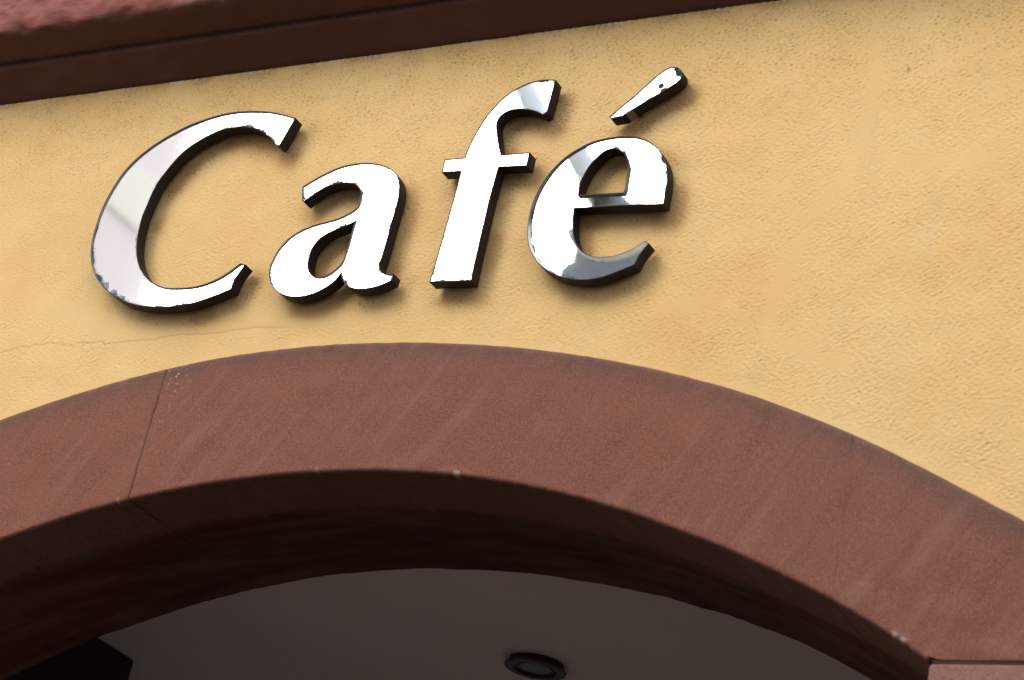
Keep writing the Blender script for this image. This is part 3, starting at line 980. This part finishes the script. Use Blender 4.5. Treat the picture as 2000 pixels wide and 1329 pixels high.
# ------------------------------------------------------------------ passage behind the arch
ZC = 3.7666
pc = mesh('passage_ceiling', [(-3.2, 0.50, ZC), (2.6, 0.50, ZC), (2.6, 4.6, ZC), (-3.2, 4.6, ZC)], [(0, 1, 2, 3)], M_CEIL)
tag(pc, kind='structure')
v, f = [], []
for b in ((-3.3, -3.2, 0.59, 4.7, 0, ZC + .05), (2.6, 2.7, 0.59, 4.7, 0, ZC + .05), (-3.2, 2.6, 4.6, 4.7, 2.9, ZC + .05)):
    bv, bf = box(*b)
    k = len(v)
    v += bv
    f += [tuple(i + k for i in q) for q in bf]
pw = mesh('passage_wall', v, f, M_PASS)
tag(pw, kind='structure')
pier = boxobj('pier', (-2.45, -1.840, 0.592, 1.408, 0.0, ZC - 0.001), M_PIER, None, 0.006)
tag(pier, 'black brown pier inside the archway, reaching up to the passage ceiling', 'pier')

# ceiling light
DLX, DLY = -0.3567, 1.382
dl = empty('ceiling_light', (DLX, DLY, ZC), 'round dark bronze spotlight in the passage ceiling', 'ceiling light')


def lathe(name, prof, mat, parent, n=48, lean=0.0):
    a = np.linspace(0, 2 * np.pi, n, endpoint=False)
    V, F = [], []
    for r, z in prof:
        V += [(DLX + r * math.cos(t), DLY + r * math.sin(t), ZC + z) for t in a]
    for i in range(len(prof) - 1):
        for j in range(n):
            k = (j + 1) % n
            F.append((i * n + j, (i + 1) * n + j, (i + 1) * n + k, i * n + k))
    return mesh(name, V, F, mat, parent, 35)


lathe('housing', [(0.080, 0.002), (0.080, -0.0165), (0.02, -0.0168)], M_BRONZE, dl)
lathe('rim', [(0.080, -0.017), (0.089, -0.0175), (0.0915, -0.0195), (0.090, -0.0222), (0.084, -0.0236), (0.066, -0.0246), (0.063, -0.0235), (0.0615, -0.019)], M_BRONZE, dl)
lathe('reflector', [(0.0612, -0.0200), (0.057, -0.0170), (0.052, -0.0171), (0.050, -0.0195), (0.046, -0.0196)], M_BRONZE, dl)
lathe('lens', [(0.046, -0.0186), (0.036, -0.0196), (0.018, -0.0204), (0.0001, -0.0206)], M_LENS, dl)

# ------------------------------------------------------------------ houses across the street, seen only mirrored in the letters
ph_ = empty('pale_house', (-20.8, -22, 0), 'tall pale pink house with cream bands across the street', 'house')
boxobj('wall', (-32, -20.8, -22, -9.5, 0, 25), M_PALE, ph_)
for z in np.arange(2.0, 25, 3.3):
    boxobj('band', (-32.06, -20.74, -22.06, -9.44, z, z + 0.95), M_CREAM, ph_)
for z in np.arange(4.0, 24, 3.3):
    for y in (-17.0, -13.5):
        w_ = boxobj('window', (-20.82, -20.76, y, y + 1.1, z + .1, z + 1.2), M_CREAM, ph_)
        boxobj('pane', (-20.78, -20.752, y + .08, y + 1.02, z + .18, z + 1.12), M_PANE, w_)
v = [(-32.3, -22.3, 25), (-20.5, -22.3, 25), (-20.5, -9.2, 25), (-32.3, -9.2, 25), (-26.4, -19, 29), (-26.4, -12, 29)]
mesh('roof', v, [(0, 1, 4), (1, 2, 5, 4), (2, 3, 5), (3, 0, 4, 5), (3, 2, 1, 0)], M_SLATE, ph_)

gh = empty('gabled_house', (-1.0, -9, 0), 'grey stone house with curved gable across the lane', 'house')
prof = [(-5.12, 0.0), (-5.12, 9.09), (-5.11, 9.20), (-5.07, 9.245), (-5.03, 9.25), (-5.02, 9.36), (-5.07, 9.42), (-5.12, 9.49), (-5.11, 9.54), (-5.03, 9.55), (-4.97, 9.62), (-4.95, 9.71), (-4.93, 9.75), (-4.94, 9.80), (-4.88, 9.86), (-4.78, 9.86), (-4.73, 9.81), (-4.74, 9.75), (-4.70, 9.70), (-4.62, 9.69), (-4.57, 9.70), (-4.50, 9.67), (-4.44, 9.60), (-4.30, 9.50), (-4.0, 9.42), (6.5, 9.42), (6.5, 0.0)]
n = len(prof)
v = [(x, -9.0, z) for x, z in prof] + [(x, -9.5, z) for x, z in prof]
f = [tuple(range(n)), tuple(range(2 * n - 1, n - 1, -1))] + [(i, n + i, n + (i + 1) % n, (i + 1) % n) for i in range(n)]
mesh('gable', v, f, M_GABLE, gh)
mesh('roof', [(-4.9, -9.51, 9.0), (6.5, -9.51, 9.0), (6.5, -16, 9.0), (-4.9, -16, 9.0), (-4.9, -9.51, 0), (6.5, -9.51, 0), (6.5, -16, 0), (-4.9, -16, 0)],
     [(0, 1, 2, 3), (0, 3, 7, 4), (1, 5, 6, 2), (3, 2, 6, 7)], M_SLATE, gh)
for x in np.arange(-4.2, 6, 1.9):
    for z in (1.0, 3.8, 6.6):
        w_ = boxobj('window', (x, x + 1.0, -9.03, -8.965, z, z + 1.6), M_CREAM, gh)
        boxobj('pane', (x + .08, x + .92, -8.97, -8.955, z + .08, z + 1.52), M_PANE, w_)
a = Vector((-4.86, -8.95, 9.72))
b = Vector((-6.35, -8.75, 12.22))
d = (b - a).normalized()
s1 = d.orthogonal().normalized()
s2 = d.cross(s1)
V, F = [], []
for p, r in ((a, .092), (b - d * .05, .088), (b, .05)):
    V += [tuple(p + s1 * (r * math.cos(t)) + s2 * (r * math.sin(t))) for t in np.linspace(0, 2 * np.pi, 17)[:-1]]
F = [(i * 16 + j, i * 16 + (j + 1) % 16, (i + 1) * 16 + (j + 1) % 16, (i + 1) * 16 + j) for i in range(2) for j in range(16)]
F.append(tuple(range(32, 48)))
pole = mesh('flagpole', V, F, M_POLE, None, 40)
tag(pole, 'grey bare flagpole leaning out from the curved gable across the lane', 'flagpole')
